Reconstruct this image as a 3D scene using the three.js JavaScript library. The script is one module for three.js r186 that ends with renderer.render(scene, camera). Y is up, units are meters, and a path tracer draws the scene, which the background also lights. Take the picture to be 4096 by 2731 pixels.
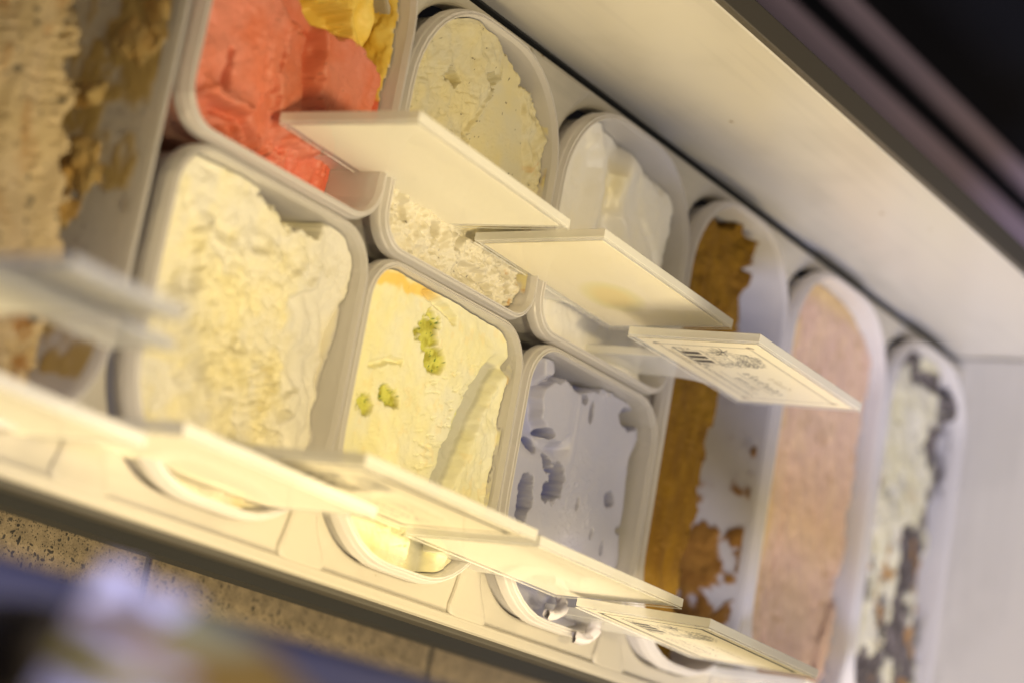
import * as THREE from 'three';
import { RectAreaLightUniformsLib } from 'three/addons/lights/RectAreaLightUniformsLib.js';
import { mergeGeometries, toCreasedNormals } from 'three/addons/utils/BufferGeometryUtils.js';
import { RoundedBoxGeometry } from 'three/addons/geometries/RoundedBoxGeometry.js';

// ---------------------------------------------------------------- camera, light, exposure
// World: y up, y = 0 at the rims of the tubs, x runs along the freezer, +z towards the customer.
const scene = new THREE.Scene();
const camera = new THREE.PerspectiveCamera(16.923, 1024 / 682, 0.05, 30);
camera.position.set(0, 0.75, 0);
camera.up.set(-0.28183, -0.02242, -0.9592);           // the photographer held the camera on its side
camera.lookAt(0.80456, 0.75 - 0.55019, -0.22353);
camera.focus = 1.345;
camera.userData.fStop = 3.6;
const renderer = new THREE.WebGLRenderer({ antialias: true });
renderer.setSize(1024, 682);
renderer.toneMapping = THREE.LinearToneMapping;
renderer.toneMappingExposure = 1.07;
renderer.shadowMap.enabled = true;
RectAreaLightUniformsLib.init();
scene.background = new THREE.Color().setRGB(0.035, 0.033, 0.036);
function area(name, color, intensity, w, h, pos, at) {
  const l = new THREE.RectAreaLight(color, intensity, w, h);
  l.name = name; l.position.set(...pos); l.lookAt(...at); scene.add(l); return l;
}
const WARM = new THREE.Color().setRGB(1.0, 0.79, 0.42), COOL = new THREE.Color().setRGB(0.50, 0.58, 1.0);
area('ceiling_glow', new THREE.Color().setRGB(1.0, 0.94, 0.88), 2.6, 1.3, 1.1, [1.50, 1.75, 0.55], [1.40, 0, -0.3]);
area('front_lamp_glow', WARM, 13.2, 1.15, 0.24, [1.06, 0.52, 0.42], [0.97, 0.0, -0.17]);
const clothFill = new THREE.SpotLight(new THREE.Color().setRGB(0.86, 0.84, 1.0), 1.15, 0, 0.36, 0.4, 2);  // unseen fill spot, added only to brighten the foreground cloth
clothFill.name = 'cloth_fill'; clothFill.position.set(0.24, 0.78, -0.12); clothFill.target.position.set(0.452, 0.365, -0.032); clothFill.castShadow = true; clothFill.shadow.radius = 3; scene.add(clothFill, clothFill.target);
const day = new THREE.SpotLight(COOL, 13, 0, 0.27, 1, 2);
day.name = 'window_beam'; day.position.set(0.35, 1.25, 1.05); day.target.position.set(1.86, 0.05, -0.38); day.castShadow = true; day.shadow.radius = 8; scene.add(day, day.target);
const spot = new THREE.SpotLight(WARM, 3.2, 0, 0.33, 1, 2);
spot.name = 'lamp_beam'; spot.position.set(0.62, 1.0, -0.10); spot.target.position.set(0.97, 0, -0.20); spot.castShadow = true; spot.shadow.radius = 2; scene.add(spot, spot.target);

// ---------------------------------------------------------------- helpers
const names = {};
function numbered(n) { names[n] = (names[n] ?? -1) + 1; return names[n] ? n + '_' + String(names[n]).padStart(3, '0') : n; }
function tag(o, label, category, group, kind) {
  o.userData = { label };
  if (category) o.userData.category = category;
  if (group) o.userData.group = group;
  if (kind) o.userData.kind = kind;
  return o;
}
function base(name, pos = [0, 0, 0]) { const g = new THREE.Group(); g.name = numbered(name); g.position.set(...pos); scene.add(g); return g; }
function mesh(name, geo, mat, parent) {
  const m = new THREE.Mesh(geo, mat); m.castShadow = m.receiveShadow = true;
  m.name = parent ? name : numbered(name); (parent ?? scene).add(m); return m;
}
function rng(seed) { let s = seed >>> 0; return () => ((s = (Math.imul(s, 1664525) + 1013904223) >>> 0) / 4294967296); }
function hash(i, j, s) { let h = Math.imul(i, 374761393) ^ Math.imul(j, 668265263) ^ Math.imul(s, 974634541); h = Math.imul(h ^ (h >>> 13), 1274126177); h ^= h >>> 16; return (h >>> 0) / 2147483648 - 1; }
function noise(x, y, s = 0) {            // value noise, -1..1
  const i = Math.floor(x), j = Math.floor(y), f = x - i, g = y - j;
  const a = f * f * f * (f * (f * 6 - 15) + 10), b = g * g * g * (g * (g * 6 - 15) + 10);
  const p = hash(i, j, s), q = hash(i + 1, j, s), r = hash(i, j + 1, s), t = hash(i + 1, j + 1, s);
  return p + (q - p) * a + (r - p + (p - q - r + t) * a) * b;
}
function fbm(x, y, s = 0, o = 4) { let v = 0, a = 0.5, n = 0; for (let k = 0; k < o; k++) { v += a * noise(x, y, s + k * 17); n += a; a *= 0.5; x = x * 2.03 + 11.3; y = y * 2.03 + 7.1; } return v / n; }
const sst = (a, b, x) => { const t = Math.min(1, Math.max(0, (x - a) / (b - a))); return t * t * (3 - 2 * t); };
const clamp = (x, a = 0, b = 1) => Math.min(b, Math.max(a, x));
const mix = (a, b, t) => a + (b - a) * t;
function mixc(a, b, t) { return [mix(a[0], b[0], t), mix(a[1], b[1], t), mix(a[2], b[2], t)]; }
function segd(x, y, a, b) { const dx = b[0] - a[0], dy = b[1] - a[1]; const t = clamp(((x - a[0]) * dx + (y - a[1]) * dy) / (dx * dx + dy * dy)); return [Math.hypot(x - a[0] - dx * t, y - a[1] - dy * t), t]; }
function polyd(x, y, pts) { let d = 9; for (let i = 0; i + 1 < pts.length; i++) d = Math.min(d, segd(x, y, pts[i], pts[i + 1])[0]); return d; }
function inside(x, y, p) { let c = false; for (let i = 0, j = p.length - 1; i < p.length; j = i++) if ((p[i][1] > y) !== (p[j][1] > y) && x < ((p[j][0] - p[i][0]) * (y - p[i][1])) / (p[j][1] - p[i][1]) + p[i][0]) c = !c; return c; }
function sdp(x, y, p) { const d = polyd(x, y, [...p, p[0]]); return inside(x, y, p) ? -d : d; }
function lin(pts, t) { for (let i = 0; i + 1 < pts.length; i++) if (t <= pts[i + 1][0]) return mix(pts[i][1], pts[i + 1][1], clamp((t - pts[i][0]) / (pts[i + 1][0] - pts[i][0]))); return pts[pts.length - 1][1]; }

// ---------------------------------------------------------------- materials
const rgb = (r, g, b) => new THREE.Color().setRGB(r, g, b);
const std = (c, roughness, more = {}) => new THREE.MeshPhysicalMaterial({ color: rgb(...c), roughness, side: THREE.DoubleSide, ...more });
function smudge(seed, base, n) {
  const N = 1024, d = new Uint8Array(N * N * 4), R = rng(seed), v = new Float32Array(N * N);
  for (let k = 0; k < n; k++) { const cx = R() * N, cy = R() * N, r = 0.5 + R() * R() * 2.2, a = 0.3 + R() * 0.6; for (let j = -4; j <= 4; j++) for (let i = -4; i <= 4; i++) if (Math.hypot(i, j) < r) { const q = ((Math.floor(cy) + j + N) % N) * N + (Math.floor(cx) + i + N) % N; v[q] = Math.max(v[q], a); } }
  for (let y = 0; y < N; y++) for (let x = 0; x < N; x++) { const k = y * N + x, f = 1 - base * sst(0, 0.5, fbm(x / 90, y / 90, seed, 4)) - 0.6 * base * sst(0.1, 0.5, fbm(x / 160, y / 9, seed + 4, 3)), b = v[k]; d[4 * k] = 255 * f * (1 - 0.45 * b); d[4 * k + 1] = 255 * f * (1 - 0.6 * b); d[4 * k + 2] = 255 * (f - 0.02) * (1 - 0.85 * b); d[4 * k + 3] = 255; }
  const t = new THREE.DataTexture(d, N, N); t.colorSpace = THREE.SRGBColorSpace; t.magFilter = t.minFilter = THREE.LinearFilter; t.wrapS = t.wrapT = THREE.RepeatWrapping; t.needsUpdate = true; return t;
}
function uvBy(g, a, b, k) { const p = g.attributes.position, u = g.attributes.uv, get = [(i) => p.getX(i), (i) => p.getY(i), (i) => p.getZ(i)]; for (let i = 0; i < p.count; i++) u.setXY(i, get[a](i) / k, get[b](i) / k); return g; }
const M = {
  tub: std([0.80, 0.775, 0.76], 0.32, { transmission: 0.36, thickness: 0 }),
  tray: std([0.44, 0.41, 0.365], 0.34, { map: smudge(11, 0.05, 260) }),
  wall: std([0.63, 0.60, 0.57], 0.32, { clearcoat: 0.25, clearcoatRoughness: 0.25, map: smudge(23, 0.03, 40) }),
  gap: std([0.02, 0.02, 0.02], 0.8),
  lip: std([0.055, 0.05, 0.042], 0.6),
  acrylic: std([1, 1, 1], 0.03, { transmission: 1, thickness: 0, ior: 1.4, specularIntensity: 0.22 }),
  sheet: std([1, 1, 1], 0.05, { transmission: 0.58, thickness: 0, ior: 1.4, specularIntensity: 0.4 }),
  pinkTub: std([0.70, 0.40, 0.33], 0.5, { transmission: 0.3, thickness: 0 }),
  edge: std([0.97, 0.96, 0.91], 0.2, { transmission: 0.4, thickness: 0 }),  // whitened: light piped through the acrylic is put into the edge colour
  topShade: std([0.085, 0.075, 0.06], 0.45),
  joint: std([0.05, 0.045, 0.035], 0.9),
  bar: std([0.035, 0.037, 0.085], 0.4),
  dark: std([0.012, 0.01, 0.01], 0.6),
  mauve: std([0.60, 0.43, 0.45], 0.5),
  olive: std([0.28, 0.24, 0.17], 0.6),
};

// ---------------------------------------------------------------- structure: case walls, tray, stone ledge
const backWall = mesh('back_wall', uvBy(new RoundedBoxGeometry(2.2, 0.18, 0.017, 2, 0.0015).translate(0.85, 0.03, -0.5085), 0, 1, 0.9), M.wall);
tag(backWall, 'white enamelled back wall of the ice cream case behind the tubs', null, null, 'structure');
const endWall = mesh('end_wall', uvBy(new RoundedBoxGeometry(0.03, 0.30, 0.62, 2, 0.002).translate(1.826, 0.03, -0.189), 2, 1, 0.9), M.wall);
tag(endWall, 'bluish white end wall of the ice cream case beside the cookie tub', null, null, 'structure');
const floorCase = mesh('case_floor', new THREE.BoxGeometry(1.9, 0.02, 0.36).translate(0.9, -0.14, -0.32), M.gap);
tag(floorCase, 'dark bottom of the ice cream case under the tubs', null, null, 'structure');

const PITCH = [[0.443, 0.606], [0.612, 0.773], [0.784, 0.951], [0.955, 1.114], [1.121, 1.286], [1.291, 1.444], [1.453, 1.626], [1.634, 1.798]];
{
  const t = base('tub_tray');
  tag(t, 'white moulded tray with round-ended slots that holds the tubs', 'tray');
  const s = new THREE.Shape(); s.moveTo(0.2, 0.1355); s.lineTo(1.808, 0.1355); s.lineTo(1.808, 0.487); s.lineTo(0.2, 0.487); s.closePath();
  const hole = new THREE.Path(), r = 0.06, zf = 0.1500, zb = 0.4835;         // one opening, scalloped front and back where each tub ends
  hole.moveTo(PITCH[0][0], 0.24);
  for (const [a, b] of PITCH) { hole.lineTo(a - 0.001, zf + r); hole.bezierCurveTo(a, zf + r * 0.42, a + r * 0.42, zf, a + r, zf); hole.lineTo(b - r, zf); hole.bezierCurveTo(b - r * 0.42, zf, b, zf + r * 0.42, b + 0.001, zf + r); }
  for (const [a, b] of [...PITCH].reverse()) { hole.lineTo(b + 0.001, zb - r); hole.bezierCurveTo(b, zb - r * 0.42, b - r * 0.42, zb, b - r, zb); hole.lineTo(a + r, zb); hole.bezierCurveTo(a + r * 0.42, zb, a, zb - r * 0.42, a - 0.001, zb - r); }
  hole.lineTo(PITCH[0][0], 0.24); s.holes.push(hole);
  const g = new THREE.ExtrudeGeometry(s, { depth: 0.010, bevelEnabled: true, bevelThickness: 0.003, bevelSize: 0.0025, bevelSegments: 3, curveSegments: 20 });
  g.rotateX(-Math.PI / 2).translate(0, -0.0285, 0);
  mesh('top_plate', uvBy(g, 0, 2, 0.8), M.tray, t);
  // raised ribs between the slots, front and back
  for (let i = 0; i + 1 < PITCH.length; i++) {
    const x = (PITCH[i][1] + PITCH[i + 1][0]) / 2;
    for (const [za, zb] of [[-0.192, -0.1415], [-0.484, -0.446]]) {
      const sh = new THREE.Shape(); const w = 0.011, e = 0.021, r = 0.004;
      if (za > -0.3) { sh.moveTo(x - w, -zb + r); sh.quadraticCurveTo(x - w, -zb, x - w + r, -zb); sh.lineTo(x + e - r, -zb); sh.quadraticCurveTo(x + e, -zb, x + e - r, -zb + 0.006); sh.quadraticCurveTo(x + 0.004, -zb + 0.02, x + 0.001, -za); sh.lineTo(x - 0.002, -za); sh.quadraticCurveTo(x - 0.004, -zb + 0.022, x - w, -zb + r); }
      else { sh.moveTo(x - 0.002, -zb); sh.lineTo(x + 0.002, -zb); sh.quadraticCurveTo(x + 0.01, -za - 0.014, x + 0.03, -za); sh.lineTo(x - 0.028, -za); sh.quadraticCurveTo(x - 0.008, -za - 0.014, x - 0.002, -zb); }
      const rg = new THREE.ExtrudeGeometry(sh, { depth: 0.0008, bevelEnabled: true, bevelThickness: 0.0020, bevelSize: 0.0052, bevelSegments: 3, curveSegments: 8 });
      mesh('rib', uvBy(rg.rotateX(-Math.PI / 2).translate(0, -0.0155, 0), 0, 2, 0.8), M.tray, t);
    }
  }
  mesh('front_lip', new RoundedBoxGeometry(1.62, 0.014, 0.006, 2, 0.0015).translate(1.0, -0.0235, -0.1335), M.lip, t);
  mesh('front_bead', new RoundedBoxGeometry(1.606, 0.004, 0.007, 2, 0.0018).translate(1.003, -0.0145, -0.1375), M.tray, t);
}
mesh('shaded_top', new RoundedBoxGeometry(2.2, 0.006, 0.0166, 1, 0.001).translate(0.85, 0.1228, -0.5087), M.topShade, backWall);  // dark cap paints the shade on the top face of the wall
mesh('gap_shade', new THREE.BoxGeometry(2.2, 0.034, 0.002).translate(0.85, -0.043, -0.4995), M.gap, backWall);  // black strip painted in for the shade inside the gap behind the tray
function canvasTex(w, h, draw, more = {}) {
  const c = document.createElement('canvas'); c.width = w; c.height = h; draw(c.getContext('2d'), w, h);
  const t = new THREE.CanvasTexture(c); t.colorSpace = THREE.SRGBColorSpace; t.anisotropy = 8; Object.assign(t, more); return t;
}
function stoneTex(seed, dense) {
  const N = 1024, d = new Uint8Array(N * N * 4), R = rng(seed);
  const val = new Float32Array(N * N).fill(1);
  const n = dense ? 2600 : 700;
  for (let k = 0; k < n; k++) {
    const cx = R() * N, cy = R() * N, big = R() < 0.07, r = (big ? 4 + R() * 7 : 1.4 + R() * 3.2) , el = big ? 0.35 + R() * 0.4 : 0.6 + R() * 0.4, an = R() * 3.14, dk = dense ? 0.12 + R() * 0.3 : 0.45 + R() * 0.3;
    const ca = Math.cos(an), sa = Math.sin(an), q = Math.ceil(r / el) + 2;
    const keep = fbm(cx / 130, cy / 130, seed, 3); if (keep < -0.25 && R() < 0.75) continue;
    for (let j = -q; j <= q; j++) for (let i = -q; i <= q; i++) {
      const u = (i * ca + j * sa) * el, v = (-i * sa + j * ca), m = Math.hypot(u, v) + 1.2 * noise((cx + i) / 3, (cy + j) / 3, seed + 3);
      if (m < r) { const X = (Math.floor(cx + i) + N) % N, Y = (Math.floor(cy + j) + N) % N; val[Y * N + X] = Math.min(val[Y * N + X], dk); }
    }
  }
  for (let y = 0; y < N; y++) for (let x = 0; x < N; x++) {
    const k = y * N + x, f = 1 + 0.16 * fbm(x / 60, y / 60, seed + 9, 4) + 0.12 * fbm(x / 7, y / 7, seed + 5, 2), v = val[k];
    d[4 * k] = clamp(126 * f * Math.pow(v, 0.55), 0, 255); d[4 * k + 1] = clamp(114 * f * Math.pow(v, 0.52), 0, 255); d[4 * k + 2] = clamp(94 * f * Math.pow(v, 0.45), 0, 255); d[4 * k + 3] = 255;
  }
  const t = new THREE.DataTexture(d, N, N); t.colorSpace = THREE.SRGBColorSpace; t.magFilter = t.minFilter = THREE.LinearFilter; t.wrapS = t.wrapT = THREE.RepeatWrapping; t.needsUpdate = true; return t;
}
{
  const g = base('stone_ledge', [0, -0.22, 0]);
  tag(g, 'speckled beige stone ledge of large tiles below the white tray', null, null, 'structure');
  mesh('mortar', new THREE.BoxGeometry(2.4, 0.02, 0.5).translate(1.5, -0.0125, -0.1), M.joint, g);
  const t1 = stoneTex(5, true), t2 = stoneTex(8, false);
  const xs = [0.42, 0.744, 1.068, 1.388, 1.712, 2.03];
  for (let i = 0; i + 1 < xs.length; i++) {
    const w = xs[i + 1] - xs[i] - 0.006, tg = new RoundedBoxGeometry(w, 0.014, 0.47, 1, 0.0015).translate(xs[i] + w / 2 + 0.003, -0.007, -0.1);
    const p = tg.attributes.position, uv = tg.attributes.uv; for (let k = 0; k < p.count; k++) uv.setXY(k, p.getX(k) / 0.11 + i * 0.37, p.getZ(k) / 0.11 + i * 0.21);
    mesh('tile', tg, std([0.97, 0.95, 0.92], 0.42, { map: i < 3 ? t1 : t2 }), g);
  }
}
{ // seen over the back wall, far behind: dim steel ledge and rails of a counter in the dark service area
  const g = base('back_counter', [0, 0, 0]);
  tag(g, 'dark out of focus counter rails behind the white back wall', 'counter');
  const bar = (n, y, h, dz, m) => { const c = new THREE.CylinderGeometry(h / 2, h / 2, 3.2, 24).rotateZ(Math.PI / 2).scale(1, 1, 0.4).translate(2.4, y, -0.9 + dz); mesh(n, c, m, g); };
  mesh('cabinet_front', new THREE.BoxGeometry(3.4, 1.2, 0.04).translate(2.4, -0.35, -0.96), M.dark, g);
  bar('rail', -0.325, 0.05, 0, M.mauve); bar('rail', -0.247, 0.034, 0, M.mauve);
}

// ---------------------------------------------------------------- tubs
// outline of a tub: x0..x1, z0 (far) .. z1 (near), far and near corner radii, shrunk by inset
function outline(T, inset, n = 10) {
  const x0 = T.x0 + inset, x1 = T.x1 - inset, z0 = T.z0 + inset, z1 = T.z1 - inset, rb = Math.max(0.004, T.rb - inset), rf = Math.max(0.004, T.rf - inset), p = [];
  const arc = (cx, cz, r, a) => { for (let k = 0; k <= n; k++) { const t = a + (k / n) * Math.PI / 2; p.push([cx + r * Math.cos(t), cz + r * Math.sin(t)]); } };
  arc(x1 - rf, z1 - rf, rf, 0); arc(x0 + rf, z1 - rf, rf, Math.PI / 2); arc(x0 + rb, z0 + rb, rb, Math.PI); arc(x1 - rb, z0 + rb, rb, 1.5 * Math.PI);
  return p;
}
const TAPER = 0.055, WALL = 0.0043;
function loft(T, rings, capEnd, skip) {
  const pos = [], idx = []; let n = 0;
  for (const [ins, y] of rings) { const o = outline(T, ins); n = o.length; for (const [x, z] of o) pos.push(x, y, z); }
  for (let r = 0; r + 1 < rings.length; r++) for (let k = 0; k < n; k++) { const a = r * n + k, b = r * n + (k + 1) % n; idx.push(a, b, a + n, b, b + n, a + n); }
  if (capEnd) { const c = pos.length / 3, o = outline(T, rings[rings.length - 1][0]); let sx = 0, sz = 0; for (const [x, z] of o) { sx += x / n; sz += z / n; } pos.push(sx, rings[rings.length - 1][1], sz); const q = (rings.length - 1) * n; for (let k = 0; k < n; k++) idx.push(q + k, q + (k + 1) % n, c); }
  const g = new THREE.BufferGeometry(); g.setAttribute('position', new THREE.Float32BufferAttribute(pos, 3)); g.setIndex(idx);
  return toCreasedNormals(g, 0.7);
}
function makeTub(name, T, label) {
  const t = base(name, [0, T.y ?? 0, 0]);
  if (T.tilt) { t.rotation.z = T.tilt[0]; t.rotation.x = T.tilt[1]; }
  tag(t, label, 'ice cream tub', 'open tubs of ice cream in the display case');
  const D = 0.11;
  mesh('container', loft(T, [[WALL - 0.0002, -0.004], [WALL + TAPER * 0.05, -0.05], [WALL + TAPER * D, -D]], true), M.tub, t);
  const outer = loft(T, [[0.0026, -0.014], [0.0034, -0.05], [0.0034 + TAPER * D, -D - 0.002]], true);
  mesh('outer_wall', outer, T.pink ? M.pinkTub : M.tub, t);
  mesh('rim', loft(T, [[WALL - 0.0002, -0.004], [WALL - 0.0004, -0.0012], [WALL - 0.0009, -0.0001], [WALL - 0.0015, -0.0003], [WALL - 0.0018, -0.0014], [0.0021, -0.0016], [0.0017, -0.0008], [0.0008, -0.0010], [0.0004, -0.0022], [0.0002, -0.0040], [-0.0004, -0.0046], [-0.0006, -0.0054], [-0.0006, -0.0105], [0.0, -0.0112], [0.0026, -0.0114], [0.0026, -0.014]]), M.tub, t);
  return t;
}
// ice cream: rows follow the tub's outline; h(U, V) height in metres, c(U, V, h) colour; U, V run 0..1 over the tub's box
function makeCream(t, T, nu, nv, h, c, mat) {
  const W = T.x1 - T.x0, L = T.z1 - T.z0, ins = WALL + 0.0004, x0 = T.x0 + ins, x1 = T.x1 - ins, z0 = T.z0 + ins, z1 = T.z1 - ins, rb = T.rb - ins, rf = T.rf - ins, cx = (x0 + x1) / 2, cz = (z0 + z1) / 2;
  const pos = new Float32Array((nu + 1) * (nv + 1) * 3), col = new Float32Array(pos.length), idx = [];
  let k = 0;
  for (let j = 0; j <= nv; j++) {
    const z = z0 + (z1 - z0) * (j / nv); let dx = 0;
    if (z - z0 < rb) { const q = rb - (z - z0); dx = rb - Math.sqrt(Math.max(0, rb * rb - q * q)); }
    if (z1 - z < rf) { const q = rf - (z1 - z); dx = Math.max(dx, rf - Math.sqrt(Math.max(0, rf * rf - q * q))); }
    for (let i = 0; i <= nu; i++) {
      const x = x0 + dx + (x1 - x0 - 2 * dx) * (i / nu), U = (x - T.x0) / W, V = (z - T.z0) / L;
      const y = Math.max(-0.108, h(U, V, x * 1000, z * 1000)), cc = c(U, V, y, x * 1000, z * 1000);
      const sx = 1 - (2 * TAPER * -y) / W, sz = 1 - (2 * TAPER * -y) / L;
      pos[3 * k] = cx + (x - cx) * sx; pos[3 * k + 1] = y; pos[3 * k + 2] = cz + (z - cz) * sz;
      col[3 * k] = cc[0]; col[3 * k + 1] = cc[1]; col[3 * k + 2] = cc[2]; k++;
    }
  }
  for (let j = 0; j < nv; j++) for (let i = 0; i < nu; i++) { const a = j * (nu + 1) + i, b = a + 1, d = a + nu + 1, e = d + 1; idx.push(a, d, b, b, d, e); }
  const g = new THREE.BufferGeometry();
  g.setAttribute('position', new THREE.BufferAttribute(pos, 3)); g.setAttribute('color', new THREE.BufferAttribute(col, 3)); g.setIndex(idx); g.computeVertexNormals();
  return mesh('ice_cream', g, mat, t);
}
// cream left on the inside of the right-hand wall: thickness f(V, y) in metres (none where <= 0)
function wallSmear(t, T, f, c, mat, yTop = -0.004, yBot = -0.09) {
  const L = T.z1 - T.z0, nv = Math.round(L / 0.0011), ny = Math.round((yTop - yBot) / 0.0011), pos = [], col = [], idx = [], id = [];
  for (let j = 0; j <= ny; j++) for (let i = 0; i <= nv; i++) {
    const V = 0.02 + 0.96 * (i / nv), y = mix(yTop, yBot, j / ny), th = f(V, y); let z = T.z0 + L * V, dx = 0;
    if (z - T.z0 < T.rb) { const q = T.rb - (z - T.z0); dx = T.rb - Math.sqrt(Math.max(0, T.rb * T.rb - q * q)); }
    if (T.z1 - z < T.rf) { const q = T.rf - (T.z1 - z); dx = Math.max(dx, T.rf - Math.sqrt(Math.max(0, T.rf * T.rf - q * q))); }
    id.push(th > 0); const cc = mixc([0.58, 0.56, 0.57], c(V, y, th), sst(0, 0.0007, th));
    pos.push(T.x1 - dx - WALL - TAPER * -y - Math.max(0.0002, th), y, z); col.push(...cc);
  }
  for (let j = 0; j < ny; j++) for (let i = 0; i < nv; i++) { const a = j * (nv + 1) + i, b = a + 1, d = a + nv + 1, e = d + 1; if (id[a] && id[b] && id[d]) idx.push(a, b, d); if (id[b] && id[d] && id[e]) idx.push(b, e, d); }
  const g = new THREE.BufferGeometry(); g.setAttribute('position', new THREE.Float32BufferAttribute(pos, 3)); g.setAttribute('color', new THREE.Float32BufferAttribute(col, 3)); g.setIndex(idx); g.computeVertexNormals();
  return mesh('wall_smear', g, mat, t);
}
const creamMat = (roughness, more = {}) => new THREE.MeshPhysicalMaterial({ color: 0xffffff, vertexColors: true, roughness, side: THREE.DoubleSide, ...more });
const C = { matt: creamMat(0.62), soft: creamMat(0.38), wet: creamMat(0.3) };
// scraped surface: short cracks across the direction of the scoop
function scrape(x, z, s, k = 1) { const t = fbm((x + 2.5 * noise(x / 9, z / 9, s + 5)) / 6.5, (z + 0.25 * x) / 1.7, s, 3); return -0.0011 * k * sst(0.18, 0.6, t) + 0.0003 * t; }
function crumb(x, z, s, k = 1) { const a = fbm(x / 6, z / 6, s, 5), b = 1 - Math.abs(fbm(x / 3.2, z / 3.2, s + 40, 4)) * 2; return k * (0.0032 * a + 0.0012 * b); }
const jag = (x, z, s, mm = 5) => fbm(x / mm, z / mm, s, 4);
// hole with ragged rim: 1 inside, 0 outside
function pit(U, V, cu, cv, ru, rv, x, z, s, j = 0.25, soft = 0.25) { const d = Math.hypot((U - cu) / ru, (V - cv) / rv) + j * jag(x, z, s, 5) + 0.5 * j * jag(x, z, s + 3, 1.8); return 1 - sst(1 - soft, 1 + soft * 0.3, d); }
const deep = { z0: -0.479, z1: -0.152, rb: 0.066, rf: 0.066 };

{ // A: caramel ripple cream in the near deep tub
  const T = { x0: 0.610, x1: 0.773, ...deep }, t = makeTub('ice_cream_tub', T, 'large tub of beige cream with brown caramel streaks, half scraped out');
  const edge = (V) => lin([[0, 0.72], [0.3, 0.74], [0.5, 0.82], [0.62, 0.86], [0.72, 0.9], [0.8, 0.8], [1, 0.9]], V);
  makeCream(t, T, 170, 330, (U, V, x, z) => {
    const e = edge(V) + 0.05 * jag(x, z, 3, 8);
    let h = -0.032 - 0.012 * Math.cos((U - 0.45) * 5) + 0.004 * fbm(x / 14, z / 30, 4, 3) + scrape(x, z, 11, 1.6);
    h = mix(h, -0.072 + 0.006 * fbm(x / 8, z / 8, 8, 3), sst(e - 0.03, e + 0.03, U));
    const ch = sst(0.74, 0.82, V + 0.03 * jag(x, z, 6, 9)); h = mix(h, -0.036 + 0.007 * fbm(x / 9, z / 9, 21, 4) + 0.004 * (1 - Math.abs(fbm(x / 5, z / 5, 25, 3))), ch * sst(1.02, 0.9, U));
    return h;
  }, (U, V, y, x, z) => {
    let c = mixc([0.50, 0.38, 0.20], [0.47, 0.36, 0.21], 0.5 + fbm(x / 10, z / 25, 2));
    const st = Math.max(1 - sst(0, 0.05, Math.abs(U - 0.68 + 0.06 * noise(z / 22, 1, 4))), 1 - sst(0, 0.06, Math.abs(U - 0.55 + 0.05 * noise(z / 30, 5, 4)))) * sst(-0.1, 0.35, fbm(x / 12, z / 16, 31)) * sst(0.75, 0.6, V);
    c = mixc(c, [0.36, 0.19, 0.05], 0.75 * st);
    if (V > 0.72) c = mixc(c, [0.30, 0.15, 0.035], sst(0.02, 0.3, fbm(x / 11, z / 11, 77, 4)) * sst(0.72, 0.8, V));
    if (fbm(x / 4, z / 4, 91, 2) > 0.62) c = mixc(c, [0.06, 0.05, 0.03], 0.9);
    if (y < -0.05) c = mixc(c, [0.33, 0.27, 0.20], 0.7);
    return c;
  }, C.matt);
  wallSmear(t, T, (V, y) => {
    const n = fbm(V * 40, y * 160, 14, 4), b = (v, yy, rv, ry) => 1 - Math.hypot((V - v) / rv, (y - yy) / ry);
    return 0.006 * Math.max(b(0.36, -0.026, 0.05, 0.016), b(0.31, -0.012, 0.07, 0.02), b(0.45, -0.046, 0.03, 0.012), b(0.56, -0.044, 0.055, 0.02), b(0.63, -0.05, 0.04, 0.014), b(0.74, -0.03, 0.03, 0.008)) + 0.003 * n - 0.0006;
  }, (V, y, th) => mixc([0.54, 0.40, 0.18], [0.50, 0.31, 0.10], clamp(0.5 + fbm(V * 30, y * 120, 5))), C.soft, -0.006, -0.07);
  wallSmear(t, T, (V, y) => 0.0014 * (fbm(V * 14, y * 60, 18, 4) + 0.34 - 5 * Math.abs(y + 0.035) - (V > 0.6 ? 0.25 : 0)), () => [0.46, 0.34, 0.14], C.soft, -0.008, -0.075);
}
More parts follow.
